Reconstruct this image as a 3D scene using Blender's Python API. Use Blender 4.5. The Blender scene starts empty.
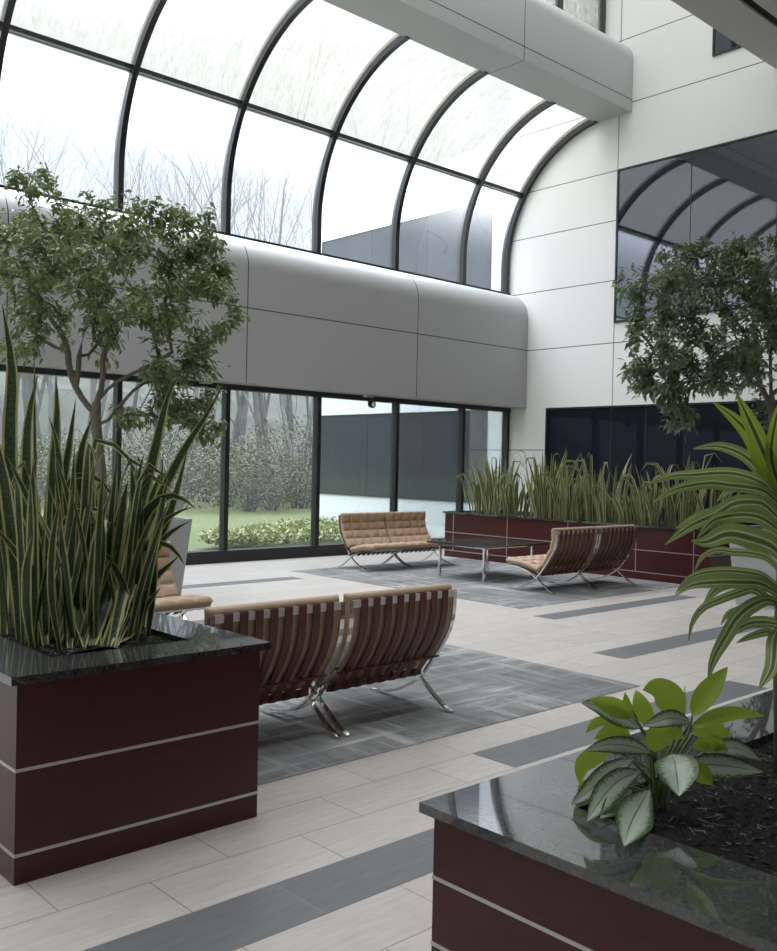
import bpy, math, random
from mathutils import Vector, Matrix, noise
random.seed(7)
SC = bpy.context.scene
COL = SC.collection
PI = math.pi
R = random.uniform

# ------------------------------------------------------------------ camera frame
FPX, CX, CY, EYE = 942.0, 388.5, 475.5, 1.65
def _ray(x, y): return Vector((x - CX, y - CY, FPX))
_a = _ray(1412, 486).normalized()
_b = _ray(-479, 445); _b -= _a * _a.dot(_b); _b.normalize()
_c = _a.cross(_b)
if _c.y > 0: _c = -_c
def dirw(px, py):
    v = _ray(px, py)
    return Vector((_a.dot(v), _b.dot(v), _c.dot(v)))
CAM = Vector((0, 0, EYE))
def at(px, py, depth, zmin=None):
    d = dirw(px, py) / FPX
    if zmin is not None and d.z < 0:
        depth = min(depth, (zmin - EYE) / d.z)
    return CAM + d * depth
def on_z(px, py, z):
    d = dirw(px, py); return CAM + d * ((z - EYE) / d.z)
FWD = Vector((_a.z, _b.z, _c.z))

cam_data = bpy.data.cameras.new('camera')
cam = bpy.data.objects.new('camera', cam_data); COL.objects.link(cam)
cam_data.sensor_fit = 'HORIZONTAL'; cam_data.sensor_width = 36.0
cam_data.lens = 36.0 * FPX / 777.0
cam_data.clip_end = 400
right = Vector((_a.x, _b.x, _c.x)); down = Vector((_a.y, _b.y, _c.y))
cam.matrix_world = Matrix(((right.x, -down.x, -FWD.x, 0), (right.y, -down.y, -FWD.y, 0), (right.z, -down.z, -FWD.z, EYE), (0, 0, 0, 1)))
SC.camera = cam

# ------------------------------------------------------------------ materials
class N:
    """small node-tree helper"""
    def __init__(s, name):
        s.m = bpy.data.materials.new(name); s.m.use_nodes = True
        s.t = s.m.node_tree; s.t.nodes.clear()
        s.out = s.t.nodes.new('ShaderNodeOutputMaterial')
    def n(s, typ, **kw):
        nd = s.t.nodes.new('ShaderNode' + typ)
        for k, v in kw.items(): setattr(nd, k, v)
        return nd
    def l(s, a, b): s.t.links.new(a, b)
    def math(s, op, a, b=None, clamp=False):
        nd = s.n('Math', operation=op); nd.use_clamp = clamp
        for i, v in enumerate((a, b)):
            if v is None: continue
            if isinstance(v, (int, float)): nd.inputs[i].default_value = v
            else: s.l(v, nd.inputs[i])
        return nd.outputs[0]
    def mixc(s, f, a, b, mode='MIX'):
        nd = s.n('Mix', data_type='RGBA', blend_type=mode)
        for sock, v in ((nd.inputs[0], f), (nd.inputs[6], a), (nd.inputs[7], b)):
            if isinstance(v, (int, float)): sock.default_value = v
            elif isinstance(v, tuple): sock.default_value = (*v, 1) if len(v) == 3 else v
            else: s.l(v, sock)
        return nd.outputs[2]
    def noise(s, vec, scale, detail=4, rough=.55):
        nd = s.n('TexNoise'); nd.inputs['Scale'].default_value = scale
        nd.inputs['Detail'].default_value = detail; nd.inputs['Roughness'].default_value = rough
        if vec is not None: s.l(vec, nd.inputs['Vector'])
        return nd.outputs[0]
    def ramp(s, f, stops):
        nd = s.n('ValToRGB'); s.l(f, nd.inputs[0])
        el = nd.color_ramp.elements
        while len(el) < len(stops): el.new(.5)
        for e, (p, c) in zip(el, stops): e.position = p; e.color = (*c, 1) if len(c) == 3 else c
        return nd.outputs[0]
    def pos(s): return s.n('NewGeometry').outputs['Position']
    def objc(s): return s.n('TexCoord').outputs['Object']
    def uv(s): return s.n('TexCoord').outputs['UV']
    def sep(s, v):
        nd = s.n('SeparateXYZ'); s.l(v, nd.inputs[0]); return nd.outputs
    def mapv(s, v, sc=(1, 1, 1), loc=(0, 0, 0)):
        nd = s.n('Mapping'); s.l(v, nd.inputs[0]); nd.inputs['Scale'].default_value = sc; nd.inputs['Location'].default_value = loc
        return nd.outputs[0]
    def bsdf(s, col, rough=.5, metal=0, spec=.5, coat=0, bump=None, bstr=.2, bdist=.01, trans=None):
        p = s.n('BsdfPrincipled')
        for k, v in (('Base Color', col), ('Roughness', rough), ('Metallic', metal), ('Specular IOR Level', spec), ('Coat Weight', coat)):
            if isinstance(v, tuple): p.inputs[k].default_value = (*v, 1)
            elif isinstance(v, (int, float)): p.inputs[k].default_value = v
            else: s.l(v, p.inputs[k])
        if bump is not None:
            b = s.n('Bump'); b.inputs['Strength'].default_value = bstr; b.inputs['Distance'].default_value = bdist
            s.l(bump, b.inputs['Height']); s.l(b.outputs[0], p.inputs['Normal'])
        sh = p.outputs[0]
        if trans is not None:
            tr = s.n('BsdfTranslucent')
            if isinstance(col, tuple): tr.inputs[0].default_value = (*col, 1)
            else: s.l(col, tr.inputs[0])
            mx = s.n('MixShader'); mx.inputs[0].default_value = trans
            s.l(sh, mx.inputs[1]); s.l(tr.outputs[0], mx.inputs[2]); sh = mx.outputs[0]
        s.l(sh, s.out.inputs[0]); return s.m

def simple(name, col, rough=.5, metal=0, spec=.5, coat=0, var=.12, scale=8):
    s = N(name); f = s.noise(s.objc(), scale)
    c2 = tuple(max(0, c * (1 - var)) for c in col); c3 = tuple(c * (1 + var) for c in col)
    return s.bsdf(s.mixc(f, c2, c3), rough, metal, spec, coat)

def panel_mat(name, col, rough, xs=(), ys=(), zs=(), w=.008, dark=(.05, .05, .05), spec=.5):
    """painted metal cladding with thin dark joints at given world coordinates"""
    s = N(name); sx = s.sep(s.pos()); tot = None
    for i, arr in enumerate((xs, ys, zs)):
        for v in arr:
            d = s.math('ABSOLUTE', s.math('SUBTRACT', sx[i], v))
            k = s.math('LESS_THAN', d, w)
            tot = k if tot is None else s.math('MAXIMUM', tot, k)
    f = s.noise(s.pos(), .6, 3)
    base = s.mixc(f, tuple(c * .97 for c in col), tuple(min(1, c * 1.02) for c in col))
    c = s.mixc(tot, base, dark) if tot is not None else base
    return s.bsdf(c, rough, 0, spec)

JX = [12.22 - 3.77 * k for k in range(-1, 6)]
M = {}
M['wall'] = panel_mat('white_panel', (.80, .80, .785), .38, ys=(10.455, 4.0, -2), zs=(2.0, 4.07, 5.27, 6.42, 7.375, 8.60, 9.84, 11.1))
M['wing'] = panel_mat('white_wing_panel', (.74, .77, .78), .5, ys=(16.4,), zs=(1.99, 4.07, 5.27, 7.9), dark=(.3, .3, .3))
M['fascia'] = panel_mat('grey_white_cladding', (.415, .417, .422), .42, xs=JX, zs=(4.075,), w=.009)
M['beam'] = panel_mat('grey_white_beam_cladding', (.41, .42, .418), .42, xs=JX, zs=(8.64,), w=.009)
M['plain'] = simple('painted_wall', (.6, .6, .58), .7, var=.03, scale=2)
M['ceil'] = simple('ceiling_paint', (.52, .51, .48), .6, var=.03, scale=1)
M['black'] = simple('black_frame', (.018, .019, .021), .38, 0, .5, var=.2)
M['rib'] = simple('dark_bronze_frame', (.035, .036, .038), .28, .3, .6, var=.2)
M['slot'] = simple('black_slot', (.01, .01, .01), .6)
M['chrome'] = simple('polished_chrome', (.72, .71, .70), .10, 1.0, var=.03)
M['alu'] = simple('aluminium_strip', (.55, .54, .53), .32, .8, var=.05)
M['rail'] = simple('satin_chrome', (.74, .72, .70), .34, .8, var=.03)
M['pot'] = simple('grey_fibre_pot', (.36, .37, .375), .55, var=.06, scale=3)
M['bark'] = simple('ficus_bark', (.135, .118, .098), .8, var=.35, scale=14)
M['stem'] = simple('green_stem', (.12, .17, .06), .5, var=.25)
M['strap'] = simple('dark_brown_strap', (.105, .036, .028), .42, var=.2, scale=20)

def glass(name, tint, veil, gloss_col=(1, 1, 1), gk=.5, zgrad=None, veilcol=(.9, .93, .97), streak=0, ior=1.45):
    s = N(name)
    tr = s.n('BsdfTransparent'); tr.inputs[0].default_value = (*tint, 1)
    tl = s.n('BsdfTranslucent'); tl.inputs[0].default_value = (*veilcol, 1)
    ps = s.pos()
    f = s.noise(s.mapv(ps, (1.3, 1.3, .5)), 1.6, 5)
    fac = s.math('MULTIPLY', s.math('ADD', f, .5), veil)
    if zgrad:
        z = s.sep(ps)[2]
        g = s.math('DIVIDE', s.math('SUBTRACT', z, zgrad[0]), zgrad[1] - zgrad[0], True)
        fac = s.math('ADD', fac, s.math('MULTIPLY', s.math('MULTIPLY', g, g), zgrad[2]), True)
    if streak:
        st = s.noise(s.mapv(ps, (14, 2.2, 2.2)), 2.2, 6, .7)
        st = s.math('MULTIPLY', s.math('SUBTRACT', st, .5), streak)
        fac = s.math('ADD', fac, st, True)
    mx = s.n('MixShader'); s.l(fac, mx.inputs[0]); s.l(tr.outputs[0], mx.inputs[1]); s.l(tl.outputs[0], mx.inputs[2])
    gl = s.n('BsdfGlossy'); gl.inputs['Roughness'].default_value = .02; gl.inputs[0].default_value = (*gloss_col, 1)
    fr = s.n('Fresnel'); fr.inputs[0].default_value = ior
    m2 = s.n('MixShader'); s.l(s.math('MULTIPLY', fr.outputs[0], gk), m2.inputs[0]); s.l(mx.outputs[0], m2.inputs[1]); s.l(gl.outputs[0], m2.inputs[2])
    s.l(m2.outputs[0], s.out.inputs[0]); return s.m
M['glass_low'] = glass('clear_pane', (.74, .77, .79), .008, gk=.4)
M['glass_up'] = glass('misted_pane', (.88, .92, .97), .06, gk=.05, zgrad=(5.9, 7.4, .5))

def translucent_panel():
    s = N('weathered_translucent_panel'); ps = s.pos()
    st = s.noise(s.mapv(ps, (9, 1.6, 1.6)), 1.6, 7, .72)
    sp = s.noise(ps, 9, 6, .75)
    m = s.math('ADD', s.math('MULTIPLY', st, .55), s.math('MULTIPLY', sp, .45))
    col = s.ramp(m, [(.36, (.70, .69, .63)), (.5, (.80, .795, .75)), (.62, (.90, .90, .87))])
    tr = s.n('BsdfTransparent'); s.l(s.ramp(m, [(.36, (.60, .60, .60)), (.5, (.72, .72, .725)), (.62, (.84, .84, .85))]), tr.inputs[0])
    tl = s.n('BsdfTranslucent'); s.l(s.mixc(1.0, col, (.255, .25, .225), 'MULTIPLY'), tl.inputs[0])
    mx = s.n('MixShader'); mx.inputs[0].default_value = .40
    s.l(tr.outputs[0], mx.inputs[1]); s.l(tl.outputs[0], mx.inputs[2])
    s.l(mx.outputs[0], s.out.inputs[0]); return s.m
M['vault'] = translucent_panel()

def dark_glass(name, base, refl, rough=.03, fk=.8):
    s = N(name)
    d = s.n('BsdfDiffuse'); d.inputs[0].default_value = (*base, 1)
    g = s.n('BsdfGlossy'); g.inputs['Roughness'].default_value = rough; g.inputs[0].default_value = (.85, .88, 1.0, 1)
    lw = s.n('Fresnel'); lw.inputs[0].default_value = 1.5
    fac = s.math('ADD', s.math('MULTIPLY', lw.outputs[0], fk), refl, True)
    mx = s.n('MixShader'); s.l(fac, mx.inputs[0]); s.l(d.outputs[0], mx.inputs[1]); s.l(g.outputs[0], mx.inputs[2])
    s.l(mx.outputs[0], s.out.inputs[0]); return s.m
M['dglass'] = dark_glass('tinted_window_glass', (.012, .013, .02), .14)
M['dglass_low'] = dark_glass('tinted_window_glass_ground', (.013, .014, .021), .0, fk=.4)
M['xglass'] = dark_glass('tinted_ribbon_glass', (.03, .035, .042), .05, .06)

def floor_mat():
    s = N('plank_tile_floor'); ps = s.pos()
    v = s.mapv(ps, (1, 1, 1), (.73 * 40 - .717, .3205 * 40 - 2.97, 0))
    b = s.n('TexBrick'); b.offset = .5; b.squash = 1
    for k, val in (('Scale', 1), ('Mortar Size', .0032), ('Mortar Smooth', .1), ('Bias', 0), ('Brick Width', .73), ('Row Height', .3205)):
        b.inputs[k].default_value = val
    b.inputs['Color1'].default_value = (.485, .45, .42, 1); b.inputs['Color2'].default_value = (.53, .495, .464, 1); b.inputs['Mortar'].default_value = (.25, .238, .225, 1)
    s.l(v, b.inputs['Vector'])
    g = s.noise(s.mapv(ps, (2.2, 16, 1)), 2.2, 6, .65)
    grain = s.ramp(g, [(.3, (.86, .86, .86)), (.7, (1.08, 1.08, 1.08))])
    col = s.mixc(1.0, b.outputs[0], grain, 'MULTIPLY')
    return s.bsdf(col, .42, 0, .45, bump=g, bstr=.08, bdist=.004)
M['floor'] = floor_mat()
def inlay_mat():
    s = N('dark_plank_tile'); ps = s.pos()
    v = s.mapv(ps, (1, 1, 1), (.73 * 40 - .717, .3205 * 40 - 2.97, 0))
    b = s.n('TexBrick'); b.offset = .5
    for k, val in (('Scale', 1), ('Mortar Size', .002), ('Mortar Smooth', .1), ('Bias', 0), ('Brick Width', .73), ('Row Height', .3205)):
        b.inputs[k].default_value = val
    b.inputs['Color1'].default_value = (.135, .142, .152, 1); b.inputs['Color2'].default_value = (.155, .162, .172, 1); b.inputs['Mortar'].default_value = (.21, .21, .215, 1)
    s.l(v, b.inputs['Vector'])
    g = s.noise(s.mapv(ps, (2.2, 16, 1)), 2.2, 6, .65)
    col = s.mixc(1.0, b.outputs[0], s.ramp(g, [(.3, (.84, .84, .84)), (.7, (1.1, 1.1, 1.1))]), 'MULTIPLY')
    return s.bsdf(col, .45, 0, .4)
M['inlay'] = inlay_mat()
def carpet_mat():
    s = N('grey_carpet_tile'); ps = s.pos()
    a = s.noise(s.mapv(ps, (.7, 6, 1)), 1.3, 6, .66)
    b = s.noise(s.mapv(ps, (6, .7, 1)), 1.3, 6, .66)
    m = s.math('MAXIMUM', a, b)
    big = s.noise(ps, .9, 2)
    m = s.math('ADD', s.math('MULTIPLY', m, .75), s.math('MULTIPLY', big, .3))
    c = s.ramp(m, [(.45, (.15, .153, .157)), (.56, (.225, .23, .232)), (.68, (.44, .44, .44))])
    br = s.n('TexBrick'); br.offset = .0
    for k, val in (('Scale', 1), ('Mortar Size', .003), ('Brick Width', .62), ('Row Height', .62), ('Bias', 0)):
        br.inputs[k].default_value = val
    br.inputs['Color1'].default_value = (.92, .92, .92, 1); br.inputs['Color2'].default_value = (1.05, 1.05, 1.05, 1); br.inputs['Mortar'].default_value = (.7, .7, .7, 1)
    s.l(s.mapv(ps, (1, 1, 1), (10.3, 10.1, 0)), br.inputs['Vector'])
    c = s.mixc(1.0, c, br.outputs[0], 'MULTIPLY')
    f = s.noise(ps, 160, 2)
    return s.bsdf(c, .95, 0, .15, bump=f, bstr=.3, bdist=.003)
M['carpet'] = carpet_mat()
def granite():
    s = N('black_granite'); o = s.objc()
    a = s.noise(o, 70, 6, .8); b = s.noise(o, 5, 5, .6)
    c = s.ramp(s.math('ADD', s.math('MULTIPLY', a, .6), s.math('MULTIPLY', b, .4)), [(.38, (.010, .012, .012)), (.52, (.026, .028, .029)), (.66, (.075, .08, .08))])
    s.bsdf(c, .5, 0, .2)
    p = s.out.inputs[0].links[0].from_socket
    g = s.n('BsdfGlossy'); g.inputs['Roughness'].default_value = .025; g.inputs[0].default_value = (.95, .97, 1, 1)
    fr = s.n('Fresnel'); fr.inputs[0].default_value = 1.95
    mx = s.n('MixShader'); s.l(fr.outputs[0], mx.inputs[0]); s.l(p, mx.inputs[1]); s.l(g.outputs[0], mx.inputs[2])
    s.l(mx.outputs[0], s.out.inputs[0]); return s.m
M['granite'] = granite()
def laminate():
    s = N('maroon_laminate'); o = s.objc()
    g = s.noise(s.mapv(o, (3, 3, 26)), 3, 5, .6)
    return s.bsdf(s.mixc(g, (.048, .0085, .009), (.080, .0185, .0175)), .32, 0, .4)
M['lam'] = laminate()
def leather():
    s = N('tan_leather'); o = s.objc()
    a = s.noise(o, 5, 3); f = s.noise(o, 120, 3)
    return s.bsdf(s.mixc(a, (.36, .25, .168), (.45, .32, .222)), .46, 0, .4, bump=f, bstr=.12, bdist=.002)
M['leather'] = leather()
def mulch_m():
    s = N('dark_bark_mulch'); a = s.noise(s.objc(), 60, 5, .7)
    return s.bsdf(s.mixc(a, (.004, .0035, .0035), (.022, .019, .018)), .85, 0, .2, bump=a, bstr=.9, bdist=.02)
M['mulch'] = mulch_m()
def chips_m():
    s = N('mulch_shreds'); r = s.n('ObjectInfo')
    a = s.noise(s.objc(), 25, 2)
    return s.bsdf(s.ramp(a, [(.38, (.006, .005, .005)), (.55, (.03, .027, .026)), (.66, (.17, .16, .155))]), .8, 0, .2)
M['chips'] = chips_m()

def snake_m(name, dark, light, margin):
    s = N(name); u = s.sep(s.uv()); o = s.objc()
    e = s.math('ABSOLUTE', s.math('SUBTRACT', u[0], .5))           # 0 centre .. .5 rim
    wob = s.math('MULTIPLY', s.math('SUBTRACT', s.noise(o, 14, 2), .5), .10)
    k = s.math('GREATER_THAN', s.math('ADD', e, wob), .5 - margin)
    band = s.noise(s.mapv(s.uv(), (3, 90, 1)), 1.0, 3, .6)
    cen = s.mixc(s.math('GREATER_THAN', band, .52), dark, light)
    col = s.mixc(k, cen, s.mixc(s.noise(o, 6, 2), (.34, .34, .09), (.54, .51, .25)))
    return s.bsdf(col, .36, 0, .5, trans=.12)
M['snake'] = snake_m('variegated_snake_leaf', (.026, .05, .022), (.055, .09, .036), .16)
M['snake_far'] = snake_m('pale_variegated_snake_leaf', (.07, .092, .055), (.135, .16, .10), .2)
def drac_m(name, c1, c2, cs, cm):
    s = N(name); u = s.sep(s.uv())
    e = s.math('ABSOLUTE', s.math('SUBTRACT', u[0], .5))
    k1 = s.math('LESS_THAN', e, .10)
    k2 = s.math('LESS_THAN', s.math('ABSOLUTE', s.math('SUBTRACT', e, .17)), .035)
    f = s.noise(s.mapv(s.uv(), (60, 2, 1)), 1, 3)
    base = s.mixc(f, c1, c2)
    col = s.mixc(k1, base, cm); col = s.mixc(k2, col, cs)
    return s.bsdf(col, .3, 0, .5, trans=.38)
M['drac'] = drac_m('lime_dracaena_leaf', (.22, .33, .022), (.36, .46, .05), (.40, .46, .15), (.05, .11, .018))
M['drac2'] = drac_m('dull_dracaena_leaf', (.19, .265, .075), (.31, .385, .14), (.54, .57, .34), (.10, .165, .045))
def agl_m(name, silver):
    s = N(name); u = s.sep(s.uv())
    e = s.math('ABSOLUTE', s.math('SUBTRACT', u[0], .5))
    fe = s.noise(s.mapv(s.uv(), (9, 30, 1)), 1, 5, .7)
    if silver:
        m = s.math('ADD', s.math('MULTIPLY', s.math('SUBTRACT', fe, .5), .9), s.math('MULTIPLY', e, 1.35))
        col = s.ramp(m, [(.33, (.46, .53, .45)), (.45, (.25, .34, .23)), (.58, (.05, .105, .03))])
        mid = s.math('LESS_THAN', e, .018)
        col = s.mixc(mid, col, (.10, .17, .06)); t = .15
    else:
        col = s.mixc(fe, (.24, .37, .025), (.40, .52, .07))
        mid = s.math('LESS_THAN', e, .02); col = s.mixc(mid, col, (.32, .46, .08)); t = .42
    return s.bsdf(col, .34, 0, .5, trans=t)
M['agl_s'] = agl_m('silver_variegated_leaf', True)
M['agl_g'] = agl_m('bright_green_leaf', False)
def ficus_leaf(name, a, b):
    s = N(name); f = s.noise(s.objc(), 3.5, 3)
    return s.bsdf(s.mixc(f, a, b), .38, 0, .5, trans=.25)
M['ficus'] = ficus_leaf('ficus_leaf', (.095, .14, .045), (.22, .28, .115))
M['ficus2'] = ficus_leaf('grey_green_ficus_leaf', (.10, .145, .07), (.25, .31, .19))
M['tbark'] = simple('pale_tree_bark', (.135, .132, .13), .9, var=.3, scale=2)
M['thicket'] = ficus_leaf('thicket_leaf', (.045, .052, .020), (.088, .085, .042))
M['cover'] = ficus_leaf('groundcover_leaf', (.17, .20, .06), (.30, .32, .14))
def lawn():
    s = N('lawn_grass'); f = s.noise(s.pos(), .35, 6, .7); g = s.noise(s.pos(), 9, 4, .7)
    c = s.mixc(f, (.05, .072, .028), (.092, .10, .05)); c = s.mixc(s.math('MULTIPLY', g, .5), c, (.14, .155, .075))
    return s.bsdf(c, .9, 0, .2)
M['lawn'] = lawn()
M['hill'] = simple('wooded_slope', (.05, .053, .043), .95, var=.45, scale=.35)

# ------------------------------------------------------------------ mesh builder
class MB:
    def __init__(s): s.v = []; s.f = []; s.uv = []
    def add(s, vs, fs, uvs=None):
        o = len(s.v); s.v.extend(Vector(p) for p in vs); s.f.extend(tuple(i + o for i in f) for f in fs)
        s.uv.extend(uvs if uvs else [(0, 0)] * len(vs))
    def box(s, x0, x1, y0, y1, z0, z1):
        s.add([(x0, y0, z0), (x1, y0, z0), (x1, y1, z0), (x0, y1, z0), (x0, y0, z1), (x1, y0, z1), (x1, y1, z1), (x0, y1, z1)],
              [(0, 3, 2, 1), (4, 5, 6, 7), (0, 1, 5, 4), (1, 2, 6, 5), (2, 3, 7, 6), (3, 0, 4, 7)])
    def tube(s, pts, rad, n=6, cap=True):
        pts = [Vector(p) for p in pts]; k = len(pts)
        if isinstance(rad, (int, float)): rad = [rad] * k
        vs = []; ref = Vector((.31, .77, .55))
        for i, p in enumerate(pts):
            t = (pts[min(i + 1, k - 1)] - pts[max(i - 1, 0)])
            t = t.normalized() if t.length > 1e-9 else Vector((0, 0, 1))
            a = t.cross(ref)
            if a.length < .05: a = t.cross(Vector((1, 0, 0)))
            a.normalize(); b = t.cross(a)
            for j in range(n):
                w = 2 * PI * j / n; vs.append(p + (a * math.cos(w) + b * math.sin(w)) * rad[i])
        fs = [(i * n + j, i * n + (j + 1) % n, (i + 1) * n + (j + 1) % n, (i + 1) * n + j) for i in range(k - 1) for j in range(n)]
        if cap: fs += [tuple(range(n - 1, -1, -1)), tuple((k - 1) * n + j for j in range(n))]
        s.add(vs, fs)
    def grid(s, rows, uvs=None, closed=False):
        """rows: list of equal-length point lists"""
        m = len(rows[0]); vs = [p for r in rows for p in r]
        fs = [(i * m + j, i * m + (j + 1) % m, (i + 1) * m + (j + 1) % m, (i + 1) * m + j) for i in range(len(rows) - 1) for j in range(m if closed else m - 1)]
        s.add(vs, fs, uvs)
    def bar(s, path, x0, x1, th):
        """flat bar: path of (y,z) centreline, extends x0..x1"""
        k = len(path); vs = []
        for i, (y, z) in enumerate(path):
            a = path[max(i - 1, 0)]; b = path[min(i + 1, k - 1)]
            ty, tz = b[0] - a[0], b[1] - a[1]; L = math.hypot(ty, tz) or 1
            ny, nz = -tz / L * th / 2, ty / L * th / 2
            vs += [(x0, y + ny, z + nz), (x1, y + ny, z + nz), (x1, y - ny, z - nz), (x0, y - ny, z - nz)]
        fs = [(i * 4 + j, i * 4 + (j + 1) % 4, (i + 1) * 4 + (j + 1) % 4, (i + 1) * 4 + j) for i in range(k - 1) for j in range(4)]
        fs += [(3, 2, 1, 0), tuple((k - 1) * 4 + j for j in range(4))]
        s.add(vs, fs)
    def extrude_x(s, prof, x0, x1):
        """closed profile of (y,z) extruded along x"""
        k = len(prof)
        s.add([(x0, y, z) for y, z in prof] + [(x1, y, z) for y, z in prof],
              [(i, (i + 1) % k, k + (i + 1) % k, k + i) for i in range(k)] + [tuple(range(k - 1, -1, -1)), tuple(range(k, 2 * k))])
    def obj(s, name, mat, parent=None, smooth=False, origin=None, bevel=0):
        me = bpy.data.meshes.new(name)
        o0 = Vector(origin) if origin else Vector()
        me.from_pydata([tuple(p - o0) for p in s.v], [], s.f)
        if any(u != (0, 0) for u in s.uv):
            ul = me.uv_layers.new(name='UVMap'); uvs = s.uv
            for lp in me.loops: ul.data[lp.index].uv = uvs[lp.vertex_index]
        me.update()
        import bmesh
        if len(me.polygons) < 60000:
            bm = bmesh.new(); bm.from_mesh(me)
            if not any(u != (0, 0) for u in s.uv): bmesh.ops.recalc_face_normals(bm, faces=bm.faces)
            if bevel: bmesh.ops.bevel(bm, geom=list(bm.edges), offset=bevel, segments=2, affect='EDGES', profile=.6)
            bm.to_mesh(me); bm.free()
        if smooth:
            for p in me.polygons: p.use_smooth = True
        me.materials.append(M[mat] if isinstance(mat, str) else mat)
        o = bpy.data.objects.new(name, me); COL.objects.link(o); o.location = o0
        if parent is not None: o.parent = parent
        return o

def tag(o, label, cat, group=None, kind=None):
    o['label'] = label; o['category'] = cat
    if group: o['group'] = group
    if kind: o['kind'] = kind
    return o
def struct(o): o['kind'] = 'structure'; return o
def empty(name, loc, rz=0):
    o = bpy.data.objects.new(name, None); COL.objects.link(o); o.location = loc; o.rotation_euler = (0, 0, rz); o.empty_display_size = .2
    return o
def copy_tree(root):
    r = root.copy(); COL.objects.link(r)
    for c in list(root.children):
        d = c.copy(); COL.objects.link(d); d.parent = r
        for g in list(c.children):
            e = g.copy(); COL.objects.link(e); e.parent = d
    return r
def spline(pts, n):
    """Catmull-Rom through pts (tuples or Vectors), n samples per span"""
    P = [Vector(p) for p in pts]; out = []
    for i in range(len(P) - 1):
        p0, p1, p2, p3 = P[max(i - 1, 0)], P[i], P[i + 1], P[min(i + 2, len(P) - 1)]
        for k in range(n):
            t = k / n
            out.append(.5 * ((2 * p1) + (p2 - p0) * t + (2 * p0 - 5 * p1 + 4 * p2 - p3) * t * t + (3 * p1 - p0 - 3 * p2 + p3) * t ** 3))
    out.append(P[-1]); return out
def resample(pts, n):
    P = spline(pts, 10); L = [0]
    for a, b in zip(P, P[1:]): L.append(L[-1] + (b - a).length)
    out = []; j = 0
    for i in range(n):
        d = L[-1] * i / (n - 1)
        while j < len(P) - 2 and L[j + 1] < d: j += 1
        t = (d - L[j]) / max(1e-9, L[j + 1] - L[j]); out.append(P[j].lerp(P[j + 1], min(1, t)))
    return out

# ------------------------------------------------------------------ the shell
XB, YW = 15.43, 13.08
X0, Y0 = -7.0, -5.0
b = MB(); b.box(X0, XB, Y0, 13.2, -.15, 0); struct(b.obj('floor', 'floor'))
b = MB(); b.box(XB, XB + .35, Y0, 13.2, -.1, 12.6); struct(b.obj('wall_right', 'wall'))
b = MB(); b.box(X0 - .2, X0, Y0, 13.2, -.1, 12.6); struct(b.obj('wall_left', 'plain'))
b = MB(); b.box(X0, XB, Y0 - .2, Y0, -.1, 9.0); struct(b.obj('wall_rear', 'plain'))
SKX0, SKX1, SKY0, SKY1 = -3.0, 9.0, 1.6, 5.4  # ceiling opening made for the added skylight
b = MB(); b.box(X0, XB, Y0, SKY0, 8.42, 9.0); b.box(X0, XB, SKY1, 6.58, 8.42, 9.0); b.box(X0, SKX0, SKY0, SKY1, 8.42, 9.0); b.box(SKX1, XB, SKY0, SKY1, 8.42, 9.0); b.box(X0, XB, 6.72, 7.40, 8.42, 9.6); struct(b.obj('ceiling', 'ceil'))
b = MB(); b.box(X0, XB, 6.58, 6.72, 8.46, 9.0); struct(b.obj('trim_1', 'slot'))
# clerestory well between the two beams; its unseen glass roof is added for light
tg = MB(); tg.box(X0, XB, 7.2, 10.9, 12.0, 12.04); struct(tg.obj('window_8', 'vault'))
cl = struct(empty('window_7', (0, 10.85, 9.8)))
ribx = [15.36 if k == 0 else 14.02 - 1.875 * (k - 1) for k in range(12)]
for k, x in enumerate(ribx):
    m = MB(); m.box(x - .045, x + .045, 10.80, 10.92, 9.75, 12.0); o = m.obj('mullion', 'rib', None); o.parent = cl; o.matrix_parent_inverse = Matrix.Translation((0, -10.85, -9.8))
    xn = ribx[k + 1] if k + 1 < len(ribx) else X0
    m = MB(); m.box(xn + .045, x - .045, 10.85, 10.87, 9.75, 12.0); o = m.obj('pane', 'vault', None); o.parent = cl; o.matrix_parent_inverse = Matrix.Translation((0, -10.85, -9.8))
c2 = MB(); c2.box(X0, XB, 7.05, 7.23, 9.6, 12.0); struct(c2.obj('unseen_well_wall', 'plain'))  # unseen side of the well, made opaque to keep light off the beam

tg = MB(); tg.box(SKX0, SKX1, SKY0, SKY1, 8.93, 8.97); struct(tg.obj('window_9', 'vault'))  # unseen skylight, added overhead to brighten the near floor

# cladding beams with rounded tops
def rounded_prof(yf, zb, yback, ztop, rad, n=10):
    p = [(yback, zb), (yf, zb), (yf, ztop - rad)]
    for i in range(1, n + 1):
        a = PI / 2 * i / n; p.append((yf + rad - rad * math.cos(a), ztop - rad + rad * math.sin(a)))
    p.append((yback, ztop)); return p
def smooth_round(o):
    for p in o.data.polygons: p.use_smooth = abs(p.normal.x) < .5
    try: o.data.set_sharp_from_angle(angle=math.radians(30))
    except Exception: pass
b = MB(); b.extrude_x(rounded_prof(12.56, 2.885, 13.2, 5.28, .56), X0, XB - .012); o = struct(b.obj('wall_fascia', 'fascia')); smooth_round(o)
b = MB(); b.extrude_x(rounded_prof(12.575, 2.9, 13.2, 5.265, .56), XB - .012, XB - .001); struct(b.obj('trim_2', 'slot'))
b = MB(); b.extrude_x(rounded_prof(10.17, 8.41, 10.95, 9.78, .38), X0, XB - .012); o = struct(b.obj('beam_cladding', 'beam')); smooth_round(o)
b = MB(); b.extrude_x(rounded_prof(10.185, 8.425, 10.94, 9.765, .38), XB - .012, XB - .001); struct(b.obj('trim_3', 'slot'))

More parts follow.
